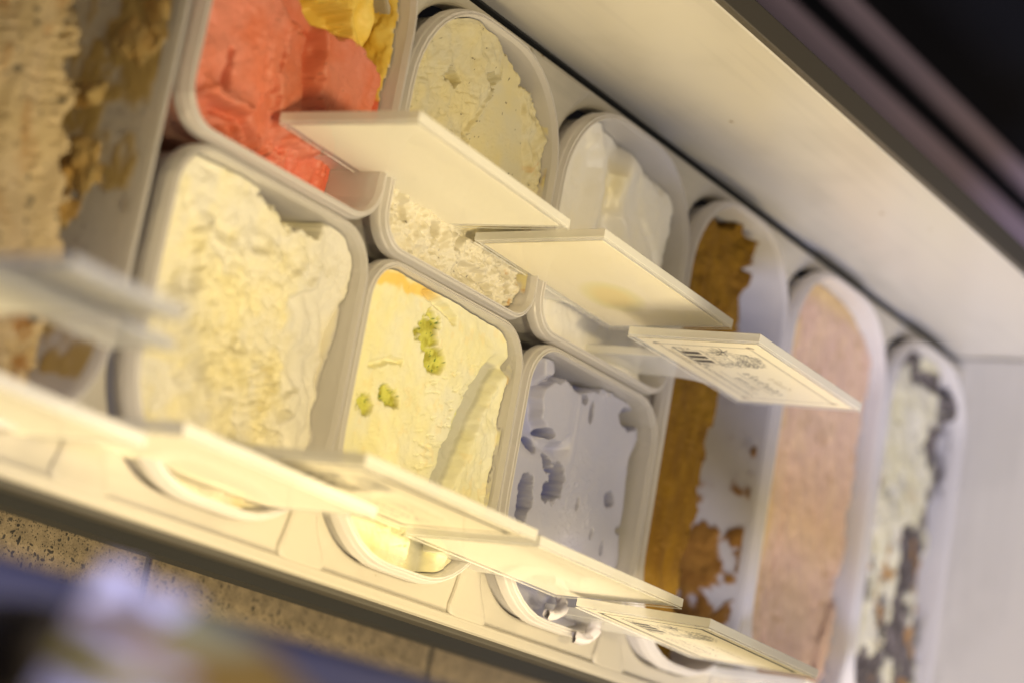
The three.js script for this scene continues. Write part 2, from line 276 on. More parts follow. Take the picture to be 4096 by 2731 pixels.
{ // B: strawberry and lemon
  const T = { pink: true, x0: 0.783, x1: 0.951, z0: -0.500, z1: -0.325, rb: 0.06, rf: 0.024 }, t = makeTub('ice_cream_tub', T, 'tub of salmon pink strawberry ice cream with yellow folds in its far corner');
  const vv = (V) => (V * 0.165 - 0.021) / 0.144;       // far end lies out of the picture
  const slab = [[0.66, 0.38], [0.82, 0.36], [1.0, 0.43], [0.99, 0.58], [0.93, 0.72], [0.78, 0.76], [0.69, 0.62]];
  const slab2 = [[0.5, 0.42], [0.63, 0.44], [0.66, 0.62], [0.72, 0.78], [0.58, 0.8], [0.52, 0.62]];
  const slab3 = [[0.0, 0.3], [0.36, 0.32], [0.5, 0.45], [0.48, 0.7], [0.36, 0.82], [0.0, 0.85]];
  const yel = (U, V, x, z) => sst(0.03, -0.02, Math.min(sdp(U, V, [[0.36, -0.2], [1.2, -0.2], [1.2, 0.52], [1.0, 0.5], [0.98, 0.4], [0.82, 0.34], [0.68, 0.36], [0.52, 0.28]]), 9) + 0.03 * jag(x, z, 5, 6));
  makeCream(t, T, 200, 200, (U, V0, x, z) => {
    const V = vv(V0); let h = -0.026 + 0.003 * fbm(x / 20, z / 20, 3, 3);
    const tooth = 0.02 * jag(x, z, 9, 6);
    const S = (p, a) => a * sst(0.02, -0.012, sdp(U, V, p) + tooth);
    h += S(slab3, 0.008 + 0.003 * noise(x / 26, z / 26, 7)); h += S(slab2, 0.006 - 0.01 * (U - 0.5)); h += S(slab, 0.011 + 0.008 * (U - 0.8) - 0.004 * (V - 0.5));
    const step = (p, a, w) => { const d = polyd(U, V, p) + 0.5 * tooth; return a * (1 - sst(0, w, d)); };
    h -= step([[0.26, 0.64], [0.265, 0.76]], 0.008, 0.022);
    h += 0.0022 * Math.exp(-Math.pow((U - 0.30 - 0.10 * V - 0.03 * noise(z / 25, 1, 3)) / 0.05, 2)) - step([[0.44, 0.30], [0.40, 0.48], [0.43, 0.66]], 0.0022, 0.03);
    h -= step([[0.635, 0.42], [0.645, 0.58], [0.70, 0.74]], 0.006, 0.03);
    h += S([[0.16, 0.80], [0.40, 0.80], [0.60, 0.92], [0.72, 1.1], [0.1, 1.1]], 0.006 - 0.012 * (V - 0.8));
    h -= step([[0.24, 0.86], [0.36, 0.84], [0.47, 0.88], [0.56, 0.95]], 0.006, 0.03);
    h = mix(h, -0.036 - 0.003 * fbm(x / 12, z / 12, 31, 3), sst(0.80, 0.90, V + 0.25 * (U - 0.62) + 0.05 * jag(x, z, 14, 8)));
    const y = yel(U, V, x, z);
    if (y > 0) h = mix(h, -0.024 + 0.008 * Math.sin(U * 17 + 3 * V + 1.2 * noise(x / 20, z / 20, 12)) + 0.005 * noise(x / 11, z / 17, 18) - 0.016 * pit(U, V, 0.69, 0.33, 0.1, 0.1, x, z, 4), y);
    return h + 0.0006 * fbm(x / 3, z / 3, 44, 3);
  }, (U, V0, yv, x, z) => {
    const V = vv(V0), y = yel(U, V, x, z); let c = mixc([0.63, 0.21, 0.14], [0.62, 0.165, 0.085], clamp(0.5 + 1.6 * fbm(x / 14, z / 18, 6)));
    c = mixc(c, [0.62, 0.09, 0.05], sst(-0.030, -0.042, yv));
    if (fbm(x / 1.9, z / 1.9, 71, 2) > 0.8) c = [0.24, 0.09, 0.05];
    return mixc(c, mixc([0.80, 0.60, 0.14], [0.78, 0.52, 0.07], clamp(0.5 + fbm(x / 9, z / 9, 3))), y);
  }, creamMat(0.5));
  wallSmear(t, T, (V, y) => 0.004 * (fbm(V * 14, y * 90, 8, 4) + 0.5 - 1.3 * sst(-0.014, -0.006, y) - 0.9 * sst(0.66, 0.78, V)), (V, y) => mixc(mixc([0.74, 0.56, 0.13], [0.70, 0.48, 0.07], clamp(0.5 + fbm(V * 20, y * 120, 3))), [0.62, 0.12, 0.06], sst(0.55, 0.6, V + 0.04 * fbm(V * 30, y * 200, 13))), C.soft, -0.006, -0.06);
}
{ // C: vanilla bean
  const T = { x0: 0.954, x1: 1.115, z0: -0.479, z1: -0.3185, rb: 0.066, rf: 0.022 }, t = makeTub('ice_cream_tub', T, 'tub of pale yellow vanilla bean ice cream with a flat scooped track');
  const ridge = [[0.60, 0.10], [0.53, 0.22], [0.42, 0.44], [0.36, 0.62]], trackR = [[0.74, 0.10], [0.84, 0.24], [0.90, 0.42], [0.92, 0.65]];
  const trackL = (V) => lin([[0.08, 0.6], [0.22, 0.54], [0.44, 0.43], [0.62, 0.37], [1, 0.33]], V), tR = (V) => lin([[0.08, 0.72], [0.24, 0.83], [0.42, 0.9], [0.65, 0.92], [1, 0.9]], V);
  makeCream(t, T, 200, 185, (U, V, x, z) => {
    let h = -0.008 + 0.004 * fbm(x / 18, z / 18, 3, 3);
    const a = trackL(V) + 0.012 * jag(x, z, 7, 4), b = tR(V) + 0.02 * jag(x, z, 8, 5), tr = sst(a - 0.012, a + 0.02, U) * sst(b + 0.02, b - 0.02, U) * sst(0.1, 0.16, V);
    const lft = sst(a, a - 0.06, U);
    h += lft * (0.002 + crumb(x, z, 21, 0.35) + scrape(x, z, 9, 1.2) * sst(0.2, 0.32, V));
    h = mix(h, -0.012 - 0.006 * (U - 0.6) + scrape(x, z, 15, 0.45) * sst(0.2, 0.35, V), tr);
    h += 0.0042 * (1 - sst(0, 0.022, Math.abs(U - a))) * sst(0.1, 0.2, V) * sst(0.75, 0.6, V);
    const rt = sst(b - 0.01, b + 0.03, U); h += rt * (0.005 * fbm(x / 7, z / 9, 31, 4) - 0.0035);
    h -= 0.030 * sst(0.03, -0.03, sdp(U, V, [[0.48, -0.05], [0.56, 0.045], [0.66, 0.06], [0.72, 0.10], [0.84, 0.11], [0.9, -0.05]]) + 0.04 * jag(x, z, 12, 6));
    h -= 0.008 * pit(U, V, 0.27, 0.28, 0.05, 0.03, x, z, 4, 0.5); h -= 0.007 * pit(U, V, 0.52, 0.2, 0.04, 0.03, x, z, 5, 0.5); h -= 0.008 * pit(U, V, 0.45, 0.47, 0.06, 0.03, x, z, 6, 0.5);
    const lw = sst(0.7, 0.8, V); h = mix(h, -0.013 + crumb(x, z, 51, 1.3) + 0.004 * noise(x / 14, z / 14, 6) - 0.006 * sst(0.1, 0.4, fbm(x / 12, z / 12, 57, 3)), lw);
    return h;
  }, (U, V, y, x, z) => {
    let c = mixc([0.60, 0.53, 0.30], [0.56, 0.52, 0.37], clamp(0.35 + U * 0.4 + fbm(x / 14, z / 14, 3)));
    c = mixc(c, [0.66, 0.62, 0.52], sst(0.66, 0.8, V) * 0.8);
    c = mixc(c, [0.50, 0.27, 0.07], 0.8 * sst(0.32, 0.5, fbm(x / 4, z / 6, 12, 3)) * sst(0.84, 0.95, U) * sst(0.3, 0.42, V));
    if (fbm(x / 2.3, z / 2.3, 61, 2) > 0.78) c = [0.1, 0.08, 0.06];
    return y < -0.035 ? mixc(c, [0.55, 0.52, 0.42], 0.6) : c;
  }, C.matt);
  wallSmear(t, T, (V, y) => 0.0012 * (fbm(V * 12, y * 80, 4, 4) + 0.15 - (y > -0.006 ? 1 : 0)), (V, y) => mixc([0.72, 0.64, 0.34], [0.5, 0.3, 0.1], sst(0.2, 0.5, fbm(V * 30, y * 200, 9)) * sst(0.3, 0.5, V)), C.soft, -0.004, -0.05);
}
{ // D: soft white cream
  const T = { x0: 1.119, x1: 1.288, z0: -0.479, z1: -0.3195, rb: 0.066, rf: 0.022 }, t = makeTub('ice_cream_tub', T, 'tub of glossy soft white ice cream in smooth folds, behind the lilac tub');
  const R = [[0.30, 0.05], [0.40, 0.2], [0.40, 0.42], [0.34, 0.62]], R2 = [[0.57, 0.08], [0.50, 0.2], [0.56, 0.36], [0.72, 0.5], [0.86, 0.66]], R3 = [[0.66, 0.12], [0.72, 0.3], [0.86, 0.48]];
  makeCream(t, T, 190, 170, (U, V, x, z) => {
    let h = -0.022 + 0.0015 * fbm(x / 12, z / 12, 2, 3);
    const d1 = polyd(U, V, R), d2 = polyd(U, V, R2), d3 = polyd(U, V, R3);
    h += 0.009 * Math.exp(-Math.pow(d1 / 0.06, 2)); h = mix(h, -0.011 - 0.006 * (U - 0.7) + 0.003 * Math.sin(U * 14 + V * 6), sst(-0.05, 0.10, 0.02 * noise(x / 16, z / 16, 5) + (U - lin([[0, 0.62], [0.2, 0.47], [0.36, 0.53], [0.5, 0.68], [0.66, 0.8], [1, 0.7]], V))));
    h += 0.005 * Math.exp(-Math.pow(d2 / 0.035, 2)) - 0.0035 * Math.exp(-Math.pow(d3 / 0.02, 2)) + 0.0007 * fbm(x / 4, z / 4, 33, 3) * sst(0.6, 0.8, U);
    h -= 0.022 * sst(0.9, 0.97, U + 0.3 * Math.max(0, 0.2 - V) + 0.02 * jag(x, z, 3, 8)); h -= 0.014 * sst(0.16, 0.0, V + 0.05 * jag(x, z, 6, 12)) * sst(0.45, 0.75, U);
    return h;
  }, (U, V, y, x, z) => mixc([0.86, 0.83, 0.76], [0.84, 0.75, 0.46], clamp(0.9 * (1 - sst(0, 0.09, Math.hypot((U - 0.48), (V - 0.25) * 0.5))) + 0.25 * fbm(x / 12, z / 12, 4))), C.wet);
}
{ // E: vanilla, near row
  const T = { x0: 0.787, x1: 0.952, z0: -0.322, z1: -0.1505, rb: 0.028, rf: 0.064 }, t = makeTub('ice_cream_tub', T, 'tub of off-white cream with a crumbly yellow mound, in front of the strawberry tub');
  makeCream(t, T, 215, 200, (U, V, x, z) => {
    let h = -0.009 - 0.004 * sst(0.0, 0.3, V) + 0.003 * fbm(x / 16, z / 16, 3, 4) + crumb(x, z, 5, 0.35);
    const e = lin([[0, 0.95], [0.15, 0.92], [0.3, 0.70], [0.45, 0.70], [0.7, 0.80], [1, 0.86]], V) + 0.03 * jag(x, z, 7, 7);
    const l = lin([[0, 0.1], [0.2, 0.2], [0.35, 0.24], [0.5, 0.27], [0.7, 0.40], [0.9, 0.55], [1, 0.6]], V) + 0.03 * jag(x, z, 17, 8);
    const m = sst(l - 0.02, l + 0.03, U) * sst(e + 0.02, e - 0.03, U) * sst(0.14, 0.24, V + 0.05 * jag(x, z, 27, 9));
    h += m * (0.0045 + crumb(x, z, 31, 1.5) * (0.5 + 0.8 * sst(0.45, 0.6, V)) - 0.004 * sst(0.6, 0.7, V));
    const right = sst(e - 0.02, e + 0.04, U) * sst(0.2, 0.34, V); h = mix(h, -0.0115 - 0.013 * sst(e + 0.05, 1.15, U) + 0.0009 * Math.sin(U * 60 + 3 * noise(z / 20, 2, 5)) + 0.0006 * fbm(x / 4, z / 4, 8, 3), right);
    h -= 0.008 * sst(l, l - 0.07, U) * sst(0.25, 0.4, V);
    h -= 0.040 * sst(0.03, -0.025, sdp(U, V, [[0.44, -0.1], [0.45, 0.02], [0.55, 0.035], [0.62, 0.075], [0.74, 0.06], [0.8, -0.1]]) + 0.035 * jag(x, z, 14, 6));
    h -= 0.006 * pit(U, V, 0.62, 0.6, 0.06, 0.07, x, z, 4, 0.6); h -= 0.004 * pit(U, V, 0.42, 0.5, 0.06, 0.03, x, z, 9, 0.6); h += 0.004 * pit(U, V, 0.8, 0.62, 0.04, 0.05, x, z, 19, 0.5);
    return h;
  }, (U, V, y, x, z) => {
    let c = mixc([0.70, 0.67, 0.56], [0.74, 0.68, 0.44], clamp(0.35 + 1.1 * fbm(x / 13, z / 13, 8, 4)));
    c = mixc(c, [0.82, 0.73, 0.36], 0.45 * sst(-0.013, -0.005, y) * sst(0.2, 0.3, V));
    c = mixc(c, [0.66, 0.63, 0.54], sst(0.66, 0.82, U) * 0.85);
    return y < -0.034 && V < 0.2 ? [0.50, 0.38, 0.28] : c;  // cavity browned: its shadow is put into the colour
  }, C.matt);
  wallSmear(t, T, (V, y) => 0.0016 * (fbm(V * 7, y * 40, 6, 4) + 0.55 - sst(-0.02, -0.008, y)), () => [0.76, 0.72, 0.60], C.soft, -0.006, -0.06);
}
{ // F: lemon with green swirls
  const T = { x0: 0.953, x1: 1.116, z0: -0.316, z1: -0.1505, rb: 0.028, rf: 0.064 }, t = makeTub('ice_cream_tub', T, 'tub of pale lemon ice cream with green patches, between the off-white and lilac tubs');
  const tr = [[0.94, 0.10], [0.87, 0.20], [0.79, 0.37], [0.70, 0.62], [0.66, 0.8]];
  const G = (U, V, x, z) => Math.max(pit(U, V, 0.42, 0.17, 0.075, 0.07, x, z, 1, 0.45), pit(U, V, 0.50, 0.245, 0.07, 0.05, x, z, 2, 0.2), pit(U, V, 0.28, 0.435, 0.06, 0.035, x, z, 3, 0.4), pit(U, V, 0.16, 0.495, 0.05, 0.04, x, z, 4, 0.5));
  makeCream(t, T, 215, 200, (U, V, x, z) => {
    let h = -0.0055 - 0.003 * sst(0.45, 0.95, U) - 0.003 * sst(0.05, 0.4, V) + 0.0022 * fbm(x / 22, z / 22, 3, 3) + 0.0003 * fbm(x / 3, z / 3, 9, 3);
    const rip = sst(0.42, 0.56, U) * sst(0.16, 0.26, V + 0.04 * noise(x / 12, z / 12, 4)); h += scrape(x, z, 24, 1.5) * rip + 0.4 * scrape(x, z, 26, 1) * (1 - rip) * sst(0.15, 0.3, V);
    const cr = polyd(U, V, [[0.36, 0.045], [0.42, 0.055], [0.50, 0.065], [0.56, 0.085]]) + 0.008 * jag(x, z, 4, 3); h -= 0.006 * (1 - sst(0.004, 0.02, cr));
    const c2 = polyd(U, V, [[0.14, 0.36], [0.2, 0.34], [0.25, 0.31], [0.31, 0.305]]) + 0.008 * jag(x, z, 5, 3); h -= 0.004 * (1 - sst(0.004, 0.016, c2));
    h -= 0.0035 * G(U, V, x, z);
    const side = U - lin(tr.map(([a, b]) => [b, a]), V), w = 0.045 + 0.03 * V; const jg = 0.014 * jag(x, z, 12, 7);
    const tm = sst(-w - 0.03, -w + 0.02, side + jg) * sst(0.1, 0.16, V); h = mix(h, -0.018 + 0.0006 * fbm(x / 5, z / 5, 3), tm);
    const rm = sst(w * 0.6, w * 0.6 + 0.04, side + 0.7 * jg) * sst(0.1, 0.2, V); h = mix(h, -0.009 + 0.0016 * fbm(x / 5, z / 7, 33, 4) + 0.002 * noise(x / 14, z / 22, 8), rm);
    return h;
  }, (U, V, y, x, z) => {
    let c = mixc([0.78, 0.73, 0.40], [0.75, 0.73, 0.55], clamp(0.2 + 0.7 * U + 0.8 * fbm(x / 16, z / 16, 3)));
    c = mixc(c, [0.80, 0.52, 0.06], 0.8 * (1 - sst(0.01, 0.035, Math.abs(V - 0.045 - 0.12 * (0.3 - U) + 0.02 * jag(x, z, 8, 7)))) * sst(0.5, 0.36, U));
    c = mixc(c, [0.80, 0.60, 0.22], 0.22 * sst(0.35, 0.55, fbm(x / 5, z / 7, 52, 3)));
    c = mixc(c, mixc([0.34, 0.31, 0.03], [0.56, 0.55, 0.10], clamp(0.5 + 1.4 * fbm(x / 3.5, z / 3.5, 88, 3))), G(U, V, x, z)); c = mixc(c, [0.60, 0.62, 0.08], 0.8 * pit(U, V, 0.72, 0.42, 0.04, 0.05, x, z, 8, 0.5));
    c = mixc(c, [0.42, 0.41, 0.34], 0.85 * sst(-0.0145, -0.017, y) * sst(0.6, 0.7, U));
    if (G(U, V, x, z) > 0.3 && fbm(x / 1.6, z / 1.6, 5, 2) > 0.6) c = [0.1, 0.16, 0.02];
    return c;
  }, C.matt);
  wallSmear(t, T, (V, y) => 0.0014 * (fbm(V * 12, y * 70, 16, 4) + 0.1), (V, y) => mixc([0.80, 0.76, 0.50], [0.78, 0.5, 0.06], sst(0.4, 0.5, fbm(V * 9, y * 60, 71, 3))), C.soft, -0.006, -0.05);
}
const TG = { x0: 1.121, x1: 1.287, z0: -0.3165, z1: -0.1505, rb: 0.030, rf: 0.066 };
{ // G: lilac
  const T = TG, t = makeTub('ice_cream_tub', T, 'tub of smooth grey lilac ice cream with torn holes');
  const holes = [[0.36, 0.40, 0.045, 0.035, 0.5, 0.013], [0.43, 0.455, 0.05, 0.07, 0.45, 0.016], [0.38, 0.50, 0.035, 0.035, 0.5, 0.012], [0.31, 0.295, 0.04, 0.018, 0.25, 0.012], [0.235, 0.355, 0.05, 0.03, 0.3, 0.012], [0.53, 0.10, 0.03, 0.02, 0.5, 0.008], [0.60, 0.135, 0.016, 0.045, 0.15, 0.006], [0.88, 0.09, 0.075, 0.04, 0.2, 0.02], [0.83, 0.43, 0.04, 0.032, 0.35, 0.009], [0.935, 0.53, 0.02, 0.014, 0.2, 0.007], [0.83, 0.62, 0.012, 0.03, 0.25, 0.004], [0.74, 0.585, 0.008, 0.022, 0.3, 0.003], [0.60, 0.50, 0.008, 0.03, 0.2, 0.003], [0.23, 0.56, 0.05, 0.1, 0.3, 0.016]];
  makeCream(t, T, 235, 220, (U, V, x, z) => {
    let h = -0.0135 + 0.0012 * fbm(x / 30, z / 30, 3, 2) + 0.00012 * fbm(x / 2.5, z / 2.5, 5, 2);
    const rid = 1 - sst(0, 0.035, Math.abs(U - 0.49 - 0.02 * V)); h += 0.0012 * rid * sst(0.4, 0.3, V);
    const wob = 0.035 * noise(x / 17, z / 17, 12) + 0.012 * noise(x / 6, z / 6, 13), lobes = Math.max(sst(0.10, 0.06, Math.hypot((U - 0.24), (V - 0.055) * 1.2) + wob), sst(0.165, 0.125, Math.hypot((U - 0.36), (V - 0.2) * 0.95) + wob) * sst(0.5, 0.47, U));
    const low = sst(0.5, 0.42, U) * sst(0.42, 0.30, V); h = mix(h, -0.022, low * (1 - lobes)); h += 0.0015 * lobes * low;
    h -= 0.024 * sst(0.02, -0.03, sdp(U, V, [[0.29, -0.05], [0.31, 0.03], [0.38, 0.07], [0.50, 0.075], [0.62, 0.03], [0.66, -0.03], [0.5, -0.02], [0.42, -0.08]]) + 0.02 * jag(x, z, 6, 5));
    h += 0.003 * sst(0.0, 0.4, fbm(x / 7, z / 7, 29, 3)) * sst(0.08, 0.02, V) * sst(0.4, 0.5, U);
    for (const [cu, cv, ru, rv, j, d] of holes) h -= d * 1.9 * pit(U, V, cu, cv, ru, rv, x, z, 7, j, 0.2) * (0.35 + 0.65 * clamp(1.1 - Math.pow((U - cu) / ru, 2) - Math.pow((V - cv) / rv, 2)));
    h += 0.0006 * sst(0.1, 0.5, fbm(x / 2.6, z / 2.6, 63, 3)) * sst(0.22, 0.08, Math.hypot(U - 0.62, (V - 0.5) * 0.8));
    const gap = 0.955 + 0.05 * sst(0.25, 0.05, V) + 0.04 * sst(0.45, 0.7, V) + 0.01 * noise(z / 12, 1, 4); h -= 0.02 * sst(gap - 0.015, gap + 0.02, U);
    return h;
  }, (U, V, y, x, z) => { const c = mixc([0.43, 0.435, 0.555], [0.41, 0.42, 0.555], 0.5 + fbm(x / 12, z / 12, 3)); return mixc(c, [0.15, 0.18, 0.50], 0.92 * sst(-0.017, -0.029, y)); }, creamMat(0.42));  // cream bluer inside; the dark of the holes is shade put into the colour
  // scraps of lilac cream caught on the rim and the sign's stem
  const curl = (pts, r, s) => { const g = new THREE.TubeGeometry(new THREE.CatmullRomCurve3(pts.map((p) => new THREE.Vector3(...p))), 26, r, 12), p = g.attributes.position; for (let k = 0; k < p.count; k++) { const a = 0.0016 * fbm(p.getX(k) * 260, p.getY(k) * 260 + p.getZ(k) * 190, s, 3); p.setXYZ(k, p.getX(k) + a, p.getY(k) + 1.3 * a, p.getZ(k) - a); } g.computeVertexNormals(); return g; };
  const sm = std([0.58, 0.55, 0.58], 0.5);
  mesh('cream_scrap', curl([[1.196, -0.008, -0.176], [1.199, 0.000, -0.170], [1.197, 0.003, -0.163], [1.190, 0.003, -0.158], [1.184, 0.001, -0.157]], 0.0032, 3), sm, t);
  mesh('cream_scrap', curl([[1.236, 0.006, -0.163], [1.234, 0.006, -0.156], [1.228, 0.005, -0.150], [1.218, 0.002, -0.149]], 0.0034, 9), sm, t);
}
{ // H: coffee
  const T = { x0: 1.290, x1: 1.445, ...deep }, t = makeTub('ice_cream_tub', T, 'large tub of brown coffee ice cream, its right half scraped down to the white wall');
  const edge = (V) => lin([[0, 0.55], [0.06, 0.72], [0.16, 0.70], [0.27, 0.74], [0.43, 0.65], [0.55, 0.6], [0.67, 0.62], [0.85, 0.55], [1, 0.6]], V);
  makeCream(t, T, 150, 320, (U, V, x, z) => {
    const e = edge(V) + 0.07 * jag(x, z, 7, 9); let h = -0.018 + 0.003 * fbm(x / 14, z / 40, 3, 3) + scrape(x, z, 9, 0.7) + 0.003 * fbm(x / 8, z / 8, 19, 4) * sst(0.6, 0.3, V);
    h += 0.008 * sst(0.12, 0.02, Math.abs(V - 0.05) + 0.03 * jag(x, z, 15, 6)) * sst(0.5, 0.65, U) * (0.6 + fbm(x / 5, z / 5, 23, 3));
    h = mix(h, -0.085 + 0.006 * fbm(x / 12, z / 20, 12, 3), sst(e - 0.015, e + 0.06, U));
    h -= 0.018 * pit(U, V, 0.42, 0.02, 0.1, 0.02, x, z, 4, 0.5);
    return h;
  }, (U, V, y, x, z) => mixc(mixc(mixc([0.22, 0.118, 0.010], [0.155, 0.077, 0.010], clamp(0.5 + 0.9 * fbm(x / 12, z / 16, 3, 4))), [0.27, 0.15, 0.03], 0.5 * sst(0.2, 0.6, fbm(x / 7, z / 2, 43, 3))), mixc([0.62, 0.60, 0.57], [0.22, 0.11, 0.025], sst(-0.12, 0.2, fbm(x / 9, z / 20, 63, 4))), sst(-0.035, -0.07, y)), creamMat(0.85, { specularIntensity: 0.4 }));
  wallSmear(t, T, (V, y) => {
    const n = fbm(V * 16, y * 46, 14, 4), b = (v, yy, rv, ry) => 1 - Math.hypot((V - v) / rv, (y - yy) / ry);
    const m = fbm(V * 34, y * 130, 24, 5);
    return 0.0018 * (0.9 * n + 0.7 * m + 1.3 * Math.max(0, b(0.06, -0.03, 0.05, 0.018), b(0.48, -0.010, 0.02, 0.004), b(0.66, -0.016, 0.035, 0.011), b(0.72, -0.045, 0.12, 0.026), b(0.6, -0.06, 0.10, 0.03), b(0.86, -0.04, 0.06, 0.03)) - 0.36 + 0.3 * sst(0.45, 0.65, V));
  }, (V, y) => mixc([0.30, 0.15, 0.03], [0.22, 0.10, 0.02], clamp(0.5 + fbm(V * 30, y * 90, 5))), C.soft, -0.008, -0.085);
}
{ // I: pink beige
  const T = { x0: 1.452, x1: 1.627, ...deep }, t = makeTub('ice_cream_tub', T, 'large full tub of flat pinkish beige ice cream with a crack near its front');
  const gul = [[0.97, 0.62], [0.92, 0.69], [0.86, 0.75], [0.82, 0.80], [0.80, 0.86]];
  makeCream(t, T, 160, 310, (U, V, x, z) => {
    let h = -0.014 + 0.002 * fbm(x / 30, z / 40, 3, 3) + 0.0012 * fbm(x / 5, z / 9, 8, 3) + 0.0008 * fbm(x / 2, z / 14, 6, 2);
    const d = polyd(U, V, gul) + 0.012 * jag(x, z, 5, 6); h -= 0.014 * (1 - sst(0.006, 0.035, d)); h += 0.003 * Math.exp(-Math.pow((d - 0.05) / 0.02, 2));
    const d2 = Math.abs(U - 0.30 - 0.03 * noise(z / 60, 2, 3)) + 0.01 * jag(x, z, 6, 9); h -= 0.0025 * (1 - sst(0.005, 0.03, d2)) * sst(0.1, 0.2, V);
    h -= 0.016 * sst(0.95, 0.985, U + 0.03 * jag(x, z, 16, 10) - 0.03 * sst(0.3, 0.1, V)); h -= 0.004 * sst(0.1, 0.02, V);
    return h;
  }, (U, V, y, x, z) => { let c = mixc([0.59, 0.42, 0.30], [0.55, 0.38, 0.30], clamp(0.5 + 1.2 * fbm(x / 14, z / 22, 3))); c = mixc(c, [0.60, 0.44, 0.16], 0.7 * sst(0.25, 0.12, U + 0.05 * jag(x, z, 4, 12)) + 0.6 * sst(0.08, 0.03, V)); c = mixc(c, [0.36, 0.22, 0.10], 0.6 * sst(0.42, 0.6, fbm(x / 6, z / 8, 33, 3))); return mixc(c, [0.30, 0.20, 0.18], 0.6 * sst(-0.018, -0.026, y) * sst(0.99, 0.9, U)); }, C.matt);
}
{ // J: cookies and cream
  const T = { x0: 1.634, x1: 1.798, ...deep }, t = makeTub('ice_cream_tub', T, 'large tub of white ice cream with black cookie streaks, beside the end wall');
  const e = (V) => lin([[0, 0.7], [0.1, 0.82], [0.4, 0.86], [0.6, 0.8], [0.8, 0.95], [1, 0.9]], V);
  const ck = (U, V, x, z) => clamp(Math.max(sst(0.1, 0.02, Math.abs(U - lin([[0, 0.75], [0.06, 0.82], [0.25, 0.9], [0.43, 0.93], [0.55, 0.98], [1, 1]], V)) + 0.05 * jag(x, z, 4, 10)) * sst(0.62, 0.5, V), sst(0.06, 0.22, 0.06 + fbm(x / 28, z / 40, 61, 5)), 0.85 * sst(0.74, 0.84, U + 0.07 * jag(x, z, 44, 14)) * sst(-0.35, 0.05, fbm(x / 14, z / 30, 95, 3)), 0.9 * pit(U, V, 0.45, 0.7, 0.09, 0.06, x, z, 2, 0.5), pit(U, V, 0.67, 0.06, 0.16, 0.03, x, z, 3, 0.4)));
  makeCream(t, T, 150, 300, (U, V, x, z) => {
    const q = e(V) + 0.05 * jag(x, z, 7, 12); let h = -0.012 + 0.005 * fbm(x / 18, z / 24, 3, 4) - 0.004 * ck(U, V, x, z);
    h = mix(h, -0.038 + 0.01 * fbm(x / 9, z / 14, 13, 4), sst(q, q + 0.2, U));
    return h + 0.012 * pit(U, V, 0.93, 0.09, 0.11, 0.05, x, z, 5, 0.5);
  }, (U, V, y, x, z) => { let c = mixc([0.52, 0.49, 0.33], [0.54, 0.52, 0.44], clamp(0.5 + fbm(x / 16, z / 16, 3))); c = mixc(c, mixc([0.05, 0.04, 0.038], [0.13, 0.11, 0.11], clamp(0.4 + fbm(x / 8, z / 8, 17, 3))), ck(U, V, x, z)); return mixc(c, [0.30, 0.15, 0.03], 0.8 * sst(0.34, 0.48, fbm(x / 15, z / 17, 83, 3)) * sst(0.3, 0.5, V)); }, C.matt);
  wallSmear(t, T, (V, y) => 0.0016 * (fbm(V * 12, y * 60, 26, 4) - 0.1), (V, y) => mixc([0.08, 0.065, 0.06], [0.4, 0.37, 0.33], sst(0.0, 0.3, fbm(V * 9, y * 40, 66, 3))), C.soft, -0.012, -0.08);
}

// ---------------------------------------------------------------- flavour signs
const SW = 0.160, SH = 0.089;
function paddle() {
  const s = new THREE.Shape();
  s.moveTo(0, 0); s.lineTo(0, SH); s.lineTo(SW, SH); s.lineTo(SW, 0); s.lineTo(SW * 0.80, 0);
  s.bezierCurveTo(SW * 0.70, 0, SW * 0.65, -0.008, SW * 0.635, -0.026); s.lineTo(SW * 0.63, -0.062);
  s.lineTo(SW * 0.31, -0.062); s.lineTo(SW * 0.31, -0.006); s.quadraticCurveTo(SW * 0.31, 0, SW * 0.27, 0); s.lineTo(0, 0);
  return s;
}
const ext = (s, d) => new THREE.ExtrudeGeometry(s, { depth: d, bevelEnabled: true, bevelThickness: 0.0004, bevelSize: 0.0004, bevelOffset: -0.0004, bevelSegments: 1, curveSegments: 14 });
const backSheet = ext(paddle(), 0.0044), frontShape = new THREE.Shape();
frontShape.moveTo(0, 0); frontShape.lineTo(0, SH); frontShape.lineTo(SW, SH); frontShape.lineTo(SW, 0); frontShape.lineTo(0, 0);
const frontSheet = new THREE.ExtrudeGeometry(frontShape, { depth: 0.0006, bevelEnabled: false }).translate(0, 0, 0.0054), cardGeo = new THREE.BoxGeometry(SW - 0.010, SH - 0.008, 0.0003).translate(SW / 2, SH / 2, 0.0051);
